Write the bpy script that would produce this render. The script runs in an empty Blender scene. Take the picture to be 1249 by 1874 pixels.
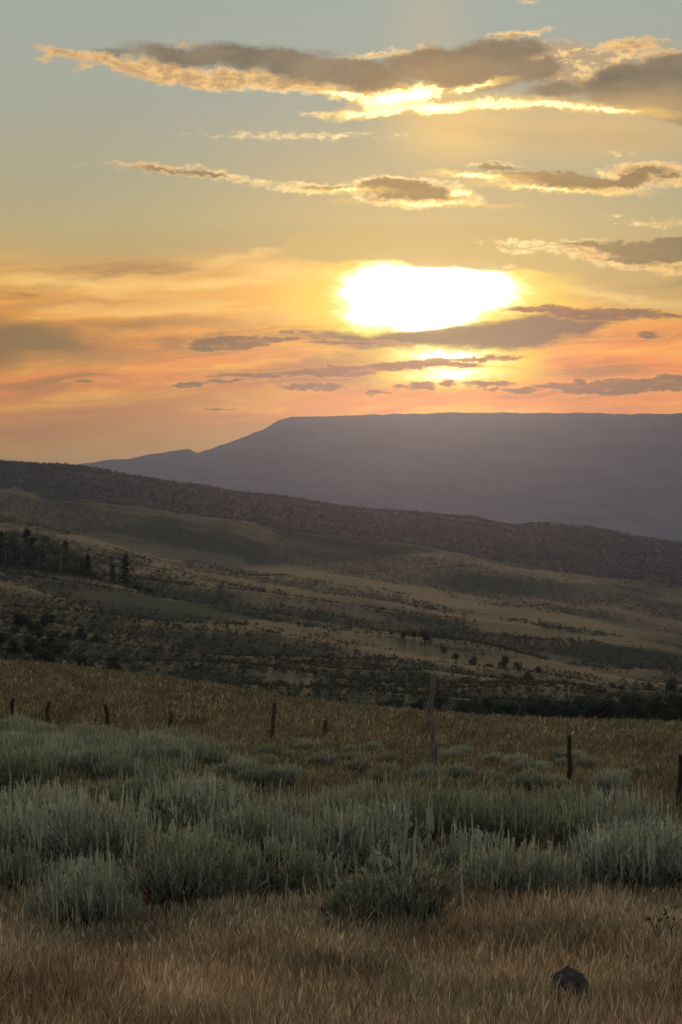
import bpy, math, random
import numpy as np
from mathutils import Vector, noise as mnoise

random.seed(7)
RNG = np.random.default_rng(11)
F = 3800.0            # focal length in photo pixels (photo 1249 x 1874)
CX, CY = 624.5, 937.0
sc = bpy.context.scene
col = sc.collection

def lin(r, g, b):
    f = lambda c: (c/255/12.92) if c/255 <= 0.04045 else ((c/255+0.055)/1.055)**2.4
    return (f(r), f(g), f(b))

# ------------------------------------------------------------------ node helper
class NT:
    def __init__(s, tree):
        s.t = tree
    def put(s, node, i, v):
        if v is None: return
        if isinstance(v, bpy.types.NodeSocket): s.t.links.new(v, node.inputs[i])
        else:
            if isinstance(v, (tuple, list)) and node.inputs[i].type == 'RGBA' and len(v) == 3: v = (*v, 1)
            node.inputs[i].default_value = v
    def m(s, op, a, b=None, c=None, clamp=False):
        n = s.t.nodes.new('ShaderNodeMath'); n.operation = op; n.use_clamp = clamp
        s.put(n, 0, a); s.put(n, 1, b); s.put(n, 2, c)
        return n.outputs[0]
    def v(s, op, a, b=None, c=None):
        n = s.t.nodes.new('ShaderNodeVectorMath'); n.operation = op
        s.put(n, 0, a); s.put(n, 1, b); s.put(n, 2, c)
        return n.outputs['Value'] if op in ('LENGTH', 'DOT_PRODUCT', 'DISTANCE') else n.outputs[0]
    def xyz(s, x, y, z=0.0):
        n = s.t.nodes.new('ShaderNodeCombineXYZ'); s.put(n, 0, x); s.put(n, 1, y); s.put(n, 2, z)
        return n.outputs[0]
    def sep(s, v):
        n = s.t.nodes.new('ShaderNodeSeparateXYZ'); s.put(n, 0, v); return n.outputs
    def noise(s, vec, scale, detail=4, rough=0.55, out='Fac', dist=0.0, dim='3D'):
        n = s.t.nodes.new('ShaderNodeTexNoise'); n.noise_dimensions = dim
        s.put(n, 'Vector', vec); n.inputs['Scale'].default_value = scale
        n.inputs['Detail'].default_value = detail; n.inputs['Roughness'].default_value = rough
        n.inputs['Distortion'].default_value = dist
        return n.outputs[out]
    def mapr(s, x, a, b, lo=0.0, hi=1.0, smooth=True):
        n = s.t.nodes.new('ShaderNodeMapRange')
        n.interpolation_type = 'SMOOTHSTEP' if smooth else 'LINEAR'
        s.put(n, 0, x)
        for i, q in ((1, a), (2, b), (3, lo), (4, hi)): n.inputs[i].default_value = q
        return n.outputs[0]
    def mix(s, f, a, b, mode='MIX'):
        n = s.t.nodes.new('ShaderNodeMix'); n.data_type = 'RGBA'; n.blend_type = mode
        s.put(n, 0, f); s.put(n, 6, a); s.put(n, 7, b)
        return n.outputs[2]
    def ramp(s, x, stops):
        n = s.t.nodes.new('ShaderNodeValToRGB'); s.put(n, 0, x)
        e = n.color_ramp.elements
        e[0].position = stops[0][0]; e[0].color = (*stops[0][1], 1)
        e[len(e)-1].position = stops[-1][0]; e[len(e)-1].color = (*stops[-1][1], 1)
        for p, c in stops[1:-1]:
            q = e.new(p); q.color = (*c, 1)
        return n.outputs[0]
    def new(s, kind): return s.t.nodes.new(kind)

def tag(o, label=None, cat=None, group=None, kind=None):
    if label: o['label'] = label
    if cat: o['category'] = cat
    if group: o['group'] = group
    if kind: o['kind'] = kind
    return o

# ------------------------------------------------------------------ camera
cam = bpy.data.cameras.new('camera')
cam.sensor_fit = 'VERTICAL'; cam.sensor_height = 24.0
cam.lens = 24.0*F/1874.0
cam.clip_start = 0.1; cam.clip_end = 60000
camo = bpy.data.objects.new('camera', cam); col.objects.link(camo)
camo.rotation_euler = (math.pi/2, 0, 0)
sc.camera = camo

# ------------------------------------------------------------------ sky (world): everything in azimuth / elevation
SUN_AZ = math.atan2(785-CX, F)
SUN_EL = math.atan2(CY-548, math.hypot(F, 785-CX))
HAZE_TOP, HAZE_FAR, HAZE_D = 470.0, 9800.0, 0.000073

def azel(px, py):
    x, z = (px-CX)/F, (CY-py)/F
    return math.atan2(x, 1.0)*3.8, math.atan2(z, math.hypot(1, x))*3.8    # "thousand pixels"

w = bpy.data.worlds.new('World'); sc.world = w; w.use_nodes = True
w.node_tree.nodes.clear()
n = NT(w.node_tree)
D = n.new('ShaderNodeTexCoord').outputs['Generated']
dx, dy, dz = n.sep(n.v('NORMALIZE', D))
AZ = n.m('ARCTAN2', dx, dy)
EL = n.m('ARCSINE', dz)
U = n.m('MULTIPLY', AZ, 3.8)
V = n.m('MULTIPLY', EL, 3.8)
P = n.xyz(U, V, 1.0)      # z = 1 lets one dot product carry scale, turn and offset

def Vy(y): return azel(624.5, y)[1]

# base gradient over elevation
GR = [(-3.0, (60, 58, 50)), (-0.25, (90, 80, 72)), (Vy(900), (148, 116, 118)), (Vy(835), (164, 124, 112)), (Vy(770), (190, 126, 90)),
      (Vy(700), (218, 130, 72)), (Vy(640), (228, 138, 66)), (Vy(600), (229, 144, 68)), (Vy(550), (228, 154, 78)), (Vy(500), (212, 158, 98)),
      (Vy(430), (184, 164, 122)), (Vy(330), (174, 163, 136)), (Vy(200), (167, 165, 151)), (Vy(0), (163, 168, 161)),
      (1.9, (182, 186, 182)), (3.2, (192, 195, 195)), (5.9, (222, 226, 230))]
t = n.mapr(V, -3.0, 6.0, 0, 1, smooth=False)
base = n.ramp(t, [((v+3.0)/9.0, lin(*c)) for v, c in GR])
# away from the sunset the sky goes dusky blue grey
away = n.mapr(n.m('ABSOLUTE', AZ), 0.35, 2.2)
dusk = n.ramp(t, [(0.0, lin(60, 60, 55)), (0.32, lin(85, 82, 80)), (0.345, lin(118, 114, 122)), (0.45, lin(142, 144, 152)), (0.65, lin(195, 198, 204)), (1.0, lin(222, 226, 230))])
base = n.mix(away, base, dusk)
skytex = n.new('ShaderNodeTexSky'); skytex.sky_type = 'NISHITA'; skytex.sun_disc = False
skytex.sun_elevation = SUN_EL; skytex.sun_rotation = SUN_AZ; skytex.altitude = 2200
skytex.air_density = 1.0; skytex.dust_density = 2.0; skytex.ozone_density = 2.0
nish = n.v('SCALE', skytex.outputs[0]); nish.node.inputs['Scale'].default_value = 0.006

def ell(Pn, cx, cy, rx, ry, ang=0.0):
    """normalised ellipse radius round a spot of the sky"""
    u, v = azel(cx, cy)
    ca, sa = math.cos(math.radians(ang)), math.sin(math.radians(ang))
    A = (ca*1000/rx, sa*1000/rx); B = (-sa*1000/ry, ca*1000/ry)
    du = n.v('DOT_PRODUCT', Pn, (A[0], A[1], -(A[0]*u+A[1]*v)))
    dv = n.v('DOT_PRODUCT', Pn, (B[0], B[1], -(B[0]*u+B[1]*v)))
    return n.m('SQRT', n.m('MULTIPLY_ADD', dv, dv, n.m('MULTIPLY', du, du)))

def soft(Pn, cx, cy, rx, ry, ang=0.0, power=1.0):
    return n.mapr(ell(Pn, cx, cy, rx, ry, ang), 1.0, 0.0)

def field(Pn, blobs):
    f = None
    for b in blobs:
        e = n.m('MULTIPLY_ADD', ell(Pn, *b), -float(b[3]), float(b[3]))   # pixels inside
        f = e if f is None else n.m('MAXIMUM', f, e)
    return f

BW = dict()
def distort(Pn, su, sv, au, av, detail=5, rough=0.6, seed=0.0):
    q = n.v('MULTIPLY', Pn, (su, sv, 1.0))
    q = n.v('ADD', q, (seed, seed*1.7, seed*0.3))
    c1 = n.m('SUBTRACT', n.noise(q, 1.0, detail, rough), 0.5)
    c2 = n.m('SUBTRACT', n.noise(n.v('ADD', q, (31.7, 12.3, 5.5)), 1.0, detail, rough), 0.5)
    return n.v('ADD', Pn, n.xyz(n.m('MULTIPLY', c1, au/1000*1.6), n.m('MULTIPLY', c2, av/1000*1.6), 0.0))

C = base
C = n.mix(n.m('MULTIPLY', soft(P, 780, 430, 620, 330), 0.55), C, lin(222, 180, 112))
C = n.mix(n.m('MULTIPLY', soft(P, 940, 690, 820, 150), 1.0), C, lin(240, 132, 16))
C = n.mix(n.m('MULTIPLY', soft(P, 620, 545, 620, 130), 0.7), C, lin(250, 178, 84))
C = n.mix(n.m('MULTIPLY', soft(P, 790, 560, 400, 170), 0.95), C, lin(255, 205, 92))

# --- thin streaked cirrus
Pc = distort(P, 3.0, 9.0, 160, 50, 4, 0.55, 3.1)
cr_, sr_ = math.cos(math.radians(4)), math.sin(math.radians(4))
cz = n.noise(n.xyz(n.v('DOT_PRODUCT', Pc, (1.6*cr_, 1.6*sr_, 0)), n.v('DOT_PRODUCT', Pc, (-17*sr_, 17*cr_, 0)), 0.0), 1.0, 6, 0.62)
band = n.m('MULTIPLY', n.mapr(V, Vy(440), Vy(520)), n.mapr(V, Vy(850), Vy(720)))
C = n.mix(n.m('MULTIPLY', n.m('MULTIPLY', n.mapr(cz, 0.48, 0.66), band), 0.6), C, lin(255, 200, 122))
C = n.mix(n.m('MULTIPLY', n.m('MULTIPLY', n.mapr(cz, 0.5, 0.34), band), 0.8), C, lin(150, 104, 82))

# --- soft layered cloud
Ps = distort(P, 5.0, 16.0, 150, 44, 6, 0.62, 1.0)
def softlayer(C, Pn, blobs, c, op, e0=-6.0, e1=14.0):
    f = field(Pn, blobs)
    return n.mix(n.mapr(f, e0, e1, 0.0, op), C, lin(*c))
C = softlayer(C, Ps, [(40, 628, 230, 42, -4), (-150, 640, 300, 55, 0), (210, 600, 120, 16, 5)], (124, 97, 88), 0.9, -14, 30)
C = softlayer(C, Ps, [(380, 585, 130, 14, 4), (230, 655, 200, 10, 3), (80, 560, 200, 10, 3)], (176, 122, 92), 0.6, -12, 14)
C = softlayer(C, Ps, [(430, 705, 210, 24, 5), (640, 700, 160, 16, 0), (300, 740, 300, 26, 4), (100, 790, 340, 24, 0)], (162, 106, 90), 0.65, -16, 26)
C = softlayer(C, Ps, [(1130, 520, 260, 40, -6), (1250, 520, 220, 60, 0), (1000, 470, 300, 34, 0), (550, 450, 180, 22, 0), (300, 440, 260, 26, 3), (760, 450, 240, 24, 0)], (180, 155, 112), 0.62, -14, 24)
# bright veil edge left of the sun
C = softlayer(C, Ps, [(480, 470, 110, 7, 12), (380, 520, 240, 9, 2), (150, 515, 220, 10, 0), (560, 500, 90, 14, 0), (1080, 535, 120, 9, -10)], (255, 208, 128), 0.6, -8, 10)

# --- the burnt out gap in front of the sun
Pg = distort(P, 9.0, 22.0, 60, 26, 5, 0.6, 7.7)
Pf = distort(P, 26.0, 40.0, 24, 7, 6, 0.65, 2.2)
Pg = distort(Pg, 60.0, 90.0, 22, 13, 4, 0.65, 6.1)
fs = field(Pg, [(705, 540, 88, 66, 0), (790, 556, 118, 62, 0), (870, 533, 88, 46, 0), (790, 512, 140, 40, 0), (788, 592, 70, 32, 0), (925, 522, 44, 20, -10), (665, 522, 40, 26, 0)])
fs2 = field(Pg, [(815, 652, 96, 19, 0), (820, 684, 84, 15, 0)])
C = n.mix(n.mapr(ell(Pg, 790, 545, 330, 130), 1.0, 0.45, 0, 0.9), C, lin(255, 208, 84))
C = n.mix(n.mapr(ell(Pg, 815, 665, 190, 48), 1.0, 0.3, 0, 0.9), C, lin(255, 196, 60))
f = n.m('MAXIMUM', fs, fs2)
C = n.mix(n.mapr(f, -26, 8, 0.0, 0.9), C, lin(255, 226, 120))
C = n.mix(n.mapr(f, -10, 22), C, (2.0, 1.6, 0.75))
C = n.mix(n.mapr(f, 4, 30), C, (4.6, 4.3, 3.6))

# --- clouds across and under the gap
C = softlayer(C, Pf, [(700, 444, 130, 34, 0), (600, 450, 90, 30, 0), (800, 450, 90, 42, 0), (900, 452, 140, 44, -2), (1000, 474, 90, 24, -8)], (203, 168, 108), 0.93, -3, 5)
C = softlayer(C, Ps, [(760, 626, 200, 23, 2), (900, 614, 200, 30, 5), (1030, 596, 140, 24, 6), (640, 618, 120, 15, 0)], (118, 80, 54), 0.94, -5, 12)
C = softlayer(C, Ps, [(600, 664, 120, 12, 3), (560, 690, 150, 14, 2)], (160, 104, 74), 0.75, -8, 10)

C = n.mix(n.m('MULTIPLY', soft(P, 785, 70, 130, 230, 0), 0.22), C, lin(222, 190, 140))
# --- glow and veil under the big upper cloud
C = n.mix(n.m('MULTIPLY', soft(P, 1080, 235, 420, 95, -3), 0.85), C, lin(222, 182, 122))
C = n.mix(n.m('MULTIPLY', soft(P, 830, 235, 190, 100), 0.8), C, lin(246, 200, 122))
C = softlayer(C, Ps, [(1050, 250, 190, 14, -4), (1200, 262, 120, 16, -4)], (200, 166, 118), 0.6, -12, 16)

# --- crisp sunlit cloud: lit fringe first, then the thick grey core
Pr = distort(distort(P, 12.0, 26.0, 44, 20, 4, 0.6, 5.2), 60.0, 95.0, 22, 13, 5, 0.7, 8.8)
LIT = [(125, 99, 62, 10, -9), (84, 107, 17, 5, 0), (215, 114, 110, 12, -8), (165, 119, 32, 6, 5), (320, 136, 95, 23, -10), (385, 150, 85, 18, -4),
       (480, 146, 120, 20, -5), (585, 158, 110, 14, -8), (660, 178, 60, 13, -15), (615, 181, 20, 4, 0), (572, 173, 18, 5, 5),
       (600, 209, 38, 4, 0), (640, 213, 26, 5, 8), (700, 200, 60, 11, 4), (985, 59, 28, 5, 12), (940, 65, 60, 8, 8),
       (700, 99, 70, 8, 3), (775, 94, 42, 7, 4), (350, 80, 22, 4, -3), (1150, 84, 62, 13, -3), (1185, 71, 14, 5, 0), (1217, 72, 12, 5, 0),
       (1230, 96, 60, 8, 0),
       (540, 247, 138, 5.5, 0), (300, 308, 86, 8, -4), (400, 321, 108, 8, -7),
       (575, 345, 100, 10, -2), (745, 351, 105, 30, -3), (830, 361, 62, 13, -10), (875, 371, 18, 5, 0),
       (880, 322, 78, 7, -4), (1000, 333, 140, 15, -5), (1100, 339, 110, 15, -2), (1190, 318, 85, 22, 0), (1245, 326, 60, 15, 0), (900, 300, 34, 4, 0),
       (1000, 447, 100, 7, -2), (950, 457, 42, 4, 0), (1110, 460, 120, 20, -5), (1190, 476, 120, 24, -5), (1200, 408, 52, 6, -3), (1130, 396, 14, 2.6, 0), (1130, 281, 14, 3, 0), (150, 302, 8, 3, 0), (965, 2, 16, 4, 0), (935, 489, 18, 4, 0)]
HOT = [(720, 180, 70, 17, 8), (765, 170, 42, 16, 0), (700, 203, 80, 8, 4), (805, 197, 60, 13, 0), (880, 189, 100, 8, 2), (985, 192, 110, 6, -3), (1090, 199, 90, 5, -5),
       (865, 160, 46, 6, 12), (640, 178, 50, 7, -12), (868, 321, 54, 5, -4), (785, 373, 80, 4, -2), (846, 355, 22, 8, 0), (640, 350, 40, 3, 0), (1000, 344, 80, 3, -4)]
CORE = [(225, 98, 72, 10, -3), (330, 102, 120, 21, -6), (440, 104, 120, 25, -8), (560, 122, 125, 31, -10), (660, 134, 110, 33, -10), (690, 155, 60, 30, 0), (590, 95, 40, 7, 0),
        (800, 118, 120, 34, 4), (890, 105, 115, 36, 6), (955, 90, 60, 22, 6), (980, 128, 60, 28, 0), (860, 140, 120, 32, 0), (375, 77, 30, 4, -4),
        (1180, 140, 120, 34, 6), (1240, 140, 90, 46, 0), (1150, 170, 120, 30, -5), (1030, 165, 80, 20, 0), (1290, 170, 150, 60, 0)]
CORE2 = [(300, 311, 62, 4.5, -3), (370, 318, 62, 6, -6), (735, 346, 76, 19, -3), (790, 352, 56, 14, -8), (610, 345, 64, 5, 0), 
         (960, 322, 78, 9, -3), (1055, 330, 85, 14, -3), (1150, 331, 42, 13, 3), (1185, 314, 40, 8, 0), (910, 305, 40, 6, 0), (1230, 322, 30, 5, 0),
         (1135, 450, 100, 10, -3), (1205, 462, 90, 20, -3), (1250, 455, 70, 22, 0), (1060, 446, 60, 5, 0), (1150, 478, 60, 8, -5)]
LITBIG = [(1050, 122, 95, 44, -10), (1120, 100, 85, 20, 0), (1130, 132, 110, 36, 0), (1010, 100, 50, 24, 0), (1160, 88, 80, 14, 0)]
flb = field(Pr, LITBIG)
fl = field(Pr, LIT); fh = field(Pr, HOT); fc = field(Pr, CORE); fc2 = field(Pr, CORE2)
near = n.mapr(ell(P, 790, 330, 620, 420), 1.0, 0.25)
lit = n.mix(near, lin(232, 186, 128), (1.25, 0.92, 0.42))
puff = n.noise(n.v('MULTIPLY', P, (34, 70, 1)), 1.0, 7, 0.7)
lit = n.mix(n.mapr(puff, 0.55, 0.32, 0, 0.45), lit, lin(205, 160, 112))
er = n.m('MULTIPLY', n.m('SUBTRACT', n.noise(n.v('MULTIPLY', P, (46, 80, 1)), 1.0, 5, 0.65), 0.5), 0.020*1000)
big = n.noise(n.v('MULTIPLY', P, (26, 50, 1)), 1.0, 6, 0.68)
C = n.mix(n.mapr(flb, -10, 16, 0, 0.75), C, lin(190, 152, 112))
C = n.mix(n.m('MULTIPLY', n.mapr(flb, -8, 12), n.mapr(big, 0.48, 0.6)), C, lin(250, 205, 140))
body = n.mix(n.mapr(fl, 1, 9), lit, n.mix(n.mapr(puff, 0.4, 0.62), lin(196, 152, 108), lin(246, 196, 124)))
C = n.mix(n.mapr(n.m('ADD', fl, er), -2.5, 6.0, 0, 0.95), C, body)
core = n.mix(n.mapr(n.noise(n.v('MULTIPLY', P, (9, 24, 1)), 1.0, 6, 0.6), 0.3, 0.7), lin(112, 97, 85), lin(146, 124, 100))
warm = n.m('MULTIPLY', soft(P, 800, 170, 330, 130), 0.55)
core = n.mix(warm, core, lin(196, 148, 92))
core = n.mix(n.m('MULTIPLY', soft(P, 1150, 205, 260, 60), 0.8), core, lin(212, 168, 112))
C = n.mix(n.mapr(fc, -3, 13, 0, 0.96), C, core)
C = n.mix(n.mapr(fc2, -1, 4, 0, 0.9), C, n.mix(near, lin(128, 106, 88), lin(158, 122, 78)))
C = n.mix(n.mapr(fh, -7, 1, 0, 0.6), C, lin(255, 206, 112))
C = n.mix(n.mapr(fh, -1, 4), C, (1.9, 1.45, 0.62))
C = n.mix(n.mapr(fh, 6, 14), C, (3.0, 2.6, 1.5))

# --- small dark clouds low over the sunset
Pd = distort(distort(P, 14.0, 40.0, 60, 13, 4, 0.6, 9.4), 60.0, 110.0, 26, 10, 5, 0.7, 4.1)
LOW = [(420, 628, 82, 14, 3), (500, 621, 48, 6, 2), (525, 609, 16, 4, 0), (565, 608, 16, 3, 0), (640, 629, 90, 4, 0), (585, 622, 22, 3, 0), (1010, 566, 78, 8, -3), (1110, 575, 110, 10, -1), (1225, 580, 40, 4, 0),
       (1195, 613, 30, 5, 0), (490, 686, 120, 6, 1), (640, 677, 120, 11, 4), (750, 667, 90, 9, 4), (880, 657, 80, 5, 2), (830, 668, 50, 5, 0),
       (570, 707, 70, 7, 0), (345, 706, 26, 6, 2), (400, 699, 60, 4, 2), (775, 705, 28, 8, 0), (690, 717, 18, 6, 0), (828, 701, 18, 7, 0), (895, 703, 46, 5, 0), (900, 712, 16, 4, 0),
       (730, 706, 24, 5, 0), (1090, 712, 60, 15, 0), (1150, 706, 80, 15, 4), (1225, 702, 60, 17, 0), (1060, 697, 24, 6, 0), (960, 716, 40, 7, 0), (1020, 706, 50, 6, 0), (160, 697, 30, 3, 0), (400, 748, 22, 3, 0)]
fd = field(Pd, LOW)
C = n.mix(n.mapr(fd, -3.0, 0.0, 0, 0.35), C, lin(250, 168, 96))
lc = n.mix(n.mapr(ell(P, 820, 640, 520, 200), 1.0, 0.2), lin(116, 84, 76), lin(134, 74, 42))
lc = n.mix(n.mapr(n.noise(n.v('MULTIPLY', P, (30, 95, 1)), 1.0, 5, 0.65), 0.48, 0.72, 0, 0.55), lc, lin(206, 136, 90))
C = n.mix(n.mapr(n.m('ADD', fd, n.m('MULTIPLY', er, 0.22)), -1.5, 2.5, 0, 0.92), C, lc)

# light seen through the haze layer that lies over the land: undo its dimming
sinel = n.m('MAXIMUM', dz, 0.02)
path = n.m('MINIMUM', n.m('DIVIDE', HAZE_TOP, sinel), HAZE_FAR)
ext = n.m('EXPONENT', n.m('MULTIPLY', path, HAZE_D))
Cd = n.v('SCALE', C); n.t.links.new(ext, Cd.node.inputs['Scale'])
hz = n.v('SCALE', n.xyz(0.17, 0.115, 0.27)); n.t.links.new(n.m('SUBTRACT', ext, 1.0), hz.node.inputs['Scale'])
Cd = n.v('MAXIMUM', n.v('SUBTRACT', Cd, hz), (0.0, 0.0, 0.0))
Cd = n.v('ADD', n.v('SCALE', Cd), nish)
Cd.node.inputs[0].links[0].from_node.inputs['Scale'].default_value = 0.96
Cb = n.v('ADD', n.v('SCALE', base), nish)
Cb.node.inputs[0].links[0].from_node.inputs['Scale'].default_value = 0.96
bgA = n.new('ShaderNodeBackground'); n.put(bgA, 0, Cb)
bgB = n.new('ShaderNodeBackground'); n.put(bgB, 0, Cd)
win = n.m('MULTIPLY', n.m('LESS_THAN', n.m('ABSOLUTE', AZ), 0.42), n.m('LESS_THAN', n.m('ABSOLUTE', n.m('SUBTRACT', EL, 0.14)), 0.16))
ms = n.new('ShaderNodeMixShader'); n.put(ms, 0, win); n.t.links.new(bgA.outputs[0], ms.inputs[1]); n.t.links.new(bgB.outputs[0], ms.inputs[2])
wo = n.new('ShaderNodeOutputWorld'); n.t.links.new(ms.outputs[0], wo.inputs[0])
w.cycles.sampling_method = 'MANUAL'; w.cycles.sample_map_resolution = 1024

sun = bpy.data.lights.new('sun', 'SUN'); sun.energy = SUN_E = 1.7; sun.angle = math.radians(4.0); sun.color = (1.0, 0.62, 0.32)
suno = bpy.data.objects.new('sun', sun); col.objects.link(suno)
sd = Vector((math.sin(SUN_AZ)*math.cos(SUN_EL), math.cos(SUN_AZ)*math.cos(SUN_EL), math.sin(SUN_EL)))
suno.rotation_euler = sd.to_track_quat('Z', 'Y').to_euler(); suno.location = (30, -20, 60)

# ------------------------------------------------------------------ value noise (numpy)
_perm = RNG.permutation(4096)
_val = RNG.random(4096)*2-1
def vnoise(x, y, seed=0):
    xi = np.floor(x).astype(np.int64); yi = np.floor(y).astype(np.int64)
    fx = x-xi; fy = y-yi
    fx = fx*fx*fx*(fx*(fx*6-15)+10); fy = fy*fy*fy*(fy*(fy*6-15)+10)
    def h(a, b): return _val[_perm[(a + _perm[(b + seed*131) & 4095]) & 4095]]
    return (h(xi, yi)*(1-fx)+h(xi+1, yi)*fx)*(1-fy)+(h(xi, yi+1)*(1-fx)+h(xi+1, yi+1)*fx)*fy
def fbm(x, y, octv=4, seed=0, gain=0.5):
    s = 0; a = 1.0; tot = 0
    for k in range(octv):
        s = s + a*vnoise(x*2**k+17.3*k, y*2**k-9.1*k, seed+k); tot += a; a *= gain
    return s/tot

# ------------------------------------------------------------------ the land: profile lines (depth, [(photo px, photo py)...])
def L(*p): return p
LINES = [
 (11,   L((0, 1872), (1249, 1876))),
 (16,   L((0, 1694), (1249, 1702))),
 (24,   L((0, 1530), (1249, 1545))),
 (36,   L((0, 1425), (600, 1428), (1249, 1445))),
 (60,   L((0, 1360), (600, 1368), (1249, 1392))),
 (90,   L((0, 1300), (300, 1312), (620, 1334), (1249, 1362))),
 (150,  L((-600, 1160), (0, 1218), (100, 1224), (300, 1250), (500, 1280), (620, 1296), (760, 1309), (900, 1320), (1249, 1334), (1800, 1350))),
 (205,  L((-600, 1172), (0, 1231), (300, 1262), (620, 1308), (900, 1331), (1249, 1342), (1800, 1360))),
 (300,  L((-600, 1100), (0, 1172), (300, 1215), (620, 1250), (900, 1262), (1249, 1292), (1800, 1330))),
 (500,  L((-600, 985), (0, 1054), (130, 1077), (250, 1100), (330, 1117), (500, 1143), (640, 1174), (800, 1191), (1000, 1220), (1249, 1246), (1800, 1300))),
 (560,  L((-600, 990), (0, 1060), (130, 1080), (330, 1118), (500, 1143), (640, 1172), (800, 1188), (1000, 1217), (1249, 1246), (1800, 1300))),
 (720,  L((-600, 950), (0, 1015), (250, 1050), (500, 1092), (760, 1135), (1000, 1172), (1249, 1198), (1800, 1250))),
 (960,  L((-600, 915), (0, 976), (180, 993), (250, 1009), (450, 1045), (600, 1056), (850, 1105), (1100, 1142), (1249, 1167), (1800, 1225))),
 (1080, L((-600, 918), (0, 980), (250, 1012), (450, 1048), (600, 1059), (850, 1108), (1100, 1144), (1249, 1170), (1800, 1230))),
 (1330, L((-600, 890), (0, 945), (250, 975), (450, 1010), (700, 1040), (900, 1072), (1249, 1122), (1800, 1190))),
 (1650, L((-600, 850), (0, 911), (100, 917), (200, 934), (330, 953), (420, 965), (520, 986), (640, 1003), (750, 1012), (900, 1040), (1080, 1060), (1249, 1082), (1800, 1150))),
 (1850, L((-600, 853), (0, 914), (200, 937), (420, 968), (640, 1007), (900, 1044), (1249, 1086), (1800, 1155))),
 (2800, L((-600, 790), (0, 848), (60, 850), (110, 853), (180, 860), (300, 880), (480, 901), (620, 921), (700, 933), (760, 935), (820, 944), (865, 946), (900, 953), (940, 962), (1000, 961), (1060, 968), (1120, 976), (1150, 985), (1249, 996), (1800, 1030))),
 (3300, L((-600, 800), (0, 862), (620, 945), (1249, 1025), (1800, 1060))),
 (4800, L((-600, 930), (0, 955), (620, 985), (1249, 1040), (1800, 1060))),
 (6200, L((-600, 905), (0, 905), (300, 905), (620, 950), (1249, 1000), (1800, 1000))),
 (7600, L((-600, 880), (0, 880), (130, 872), (300, 862), (400, 858), (520, 865), (800, 870), (1249, 872), (1800, 872))),
 (8350, L((-600, 868), (0, 860), (130, 854), (240, 846), (330, 838), (400, 830), (520, 806), (800, 800), (1249, 802), (1800, 800))),
 (8700, L((-600, 866), (0, 859), (130, 851), (240, 839), (320, 825), (345, 822), (362, 829), (420, 810), (480, 786), (512, 768), (535, 763), (700, 759), (830, 756), (1249, 757), (1800, 760))),
]
_Y = []; _Z = []
PXS = np.linspace(-2200, 3450, 1131)
NEARZ = [(-120, -1.75), (3.0, -1.78), (6.0, -2.10)]
for yy, zz in NEARZ:
    _Y.append(yy); _Z.append(np.full_like(PXS, zz))
for d, pts in LINES:
    a = np.array(pts, float)
    yv = np.interp(PXS, a[:, 0], a[:, 1])
    k = np.exp(-0.5*(np.arange(-6, 7)/2.0)**2); k /= k.sum()
    if d < 8000: yv = np.convolve(np.pad(yv, 6, mode='edge'), k, mode='valid')
    _Y.append(d); _Z.append((CY-yv)/F*d)
_Y.append(9000); _Z.append(_Z[-1]-2)
_Y.append(12000); _Z.append(_Z[-1]-6)
_Y = np.array(_Y, float); _Z = np.array(_Z)
# monotone cubic slopes (pchip) along depth
_h = np.diff(_Y)[:, None]; _dl = np.diff(_Z, axis=0)/_h
_m = np.zeros_like(_Z)
for i in range(1, len(_Y)-1):
    d0, d1 = _dl[i-1], _dl[i]; h0, h1 = _h[i-1], _h[i]
    w1, w2 = 2*h1+h0, h1+2*h0
    ok = d0*d1 > 0
    den = np.where(ok, w1/np.where(ok, d0, 1)+w2/np.where(ok, d1, 1), 1)
    _m[i] = np.where(ok, (w1+w2)/den, 0)
_m[0] = _dl[0]; _m[-1] = _dl[-1]

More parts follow.
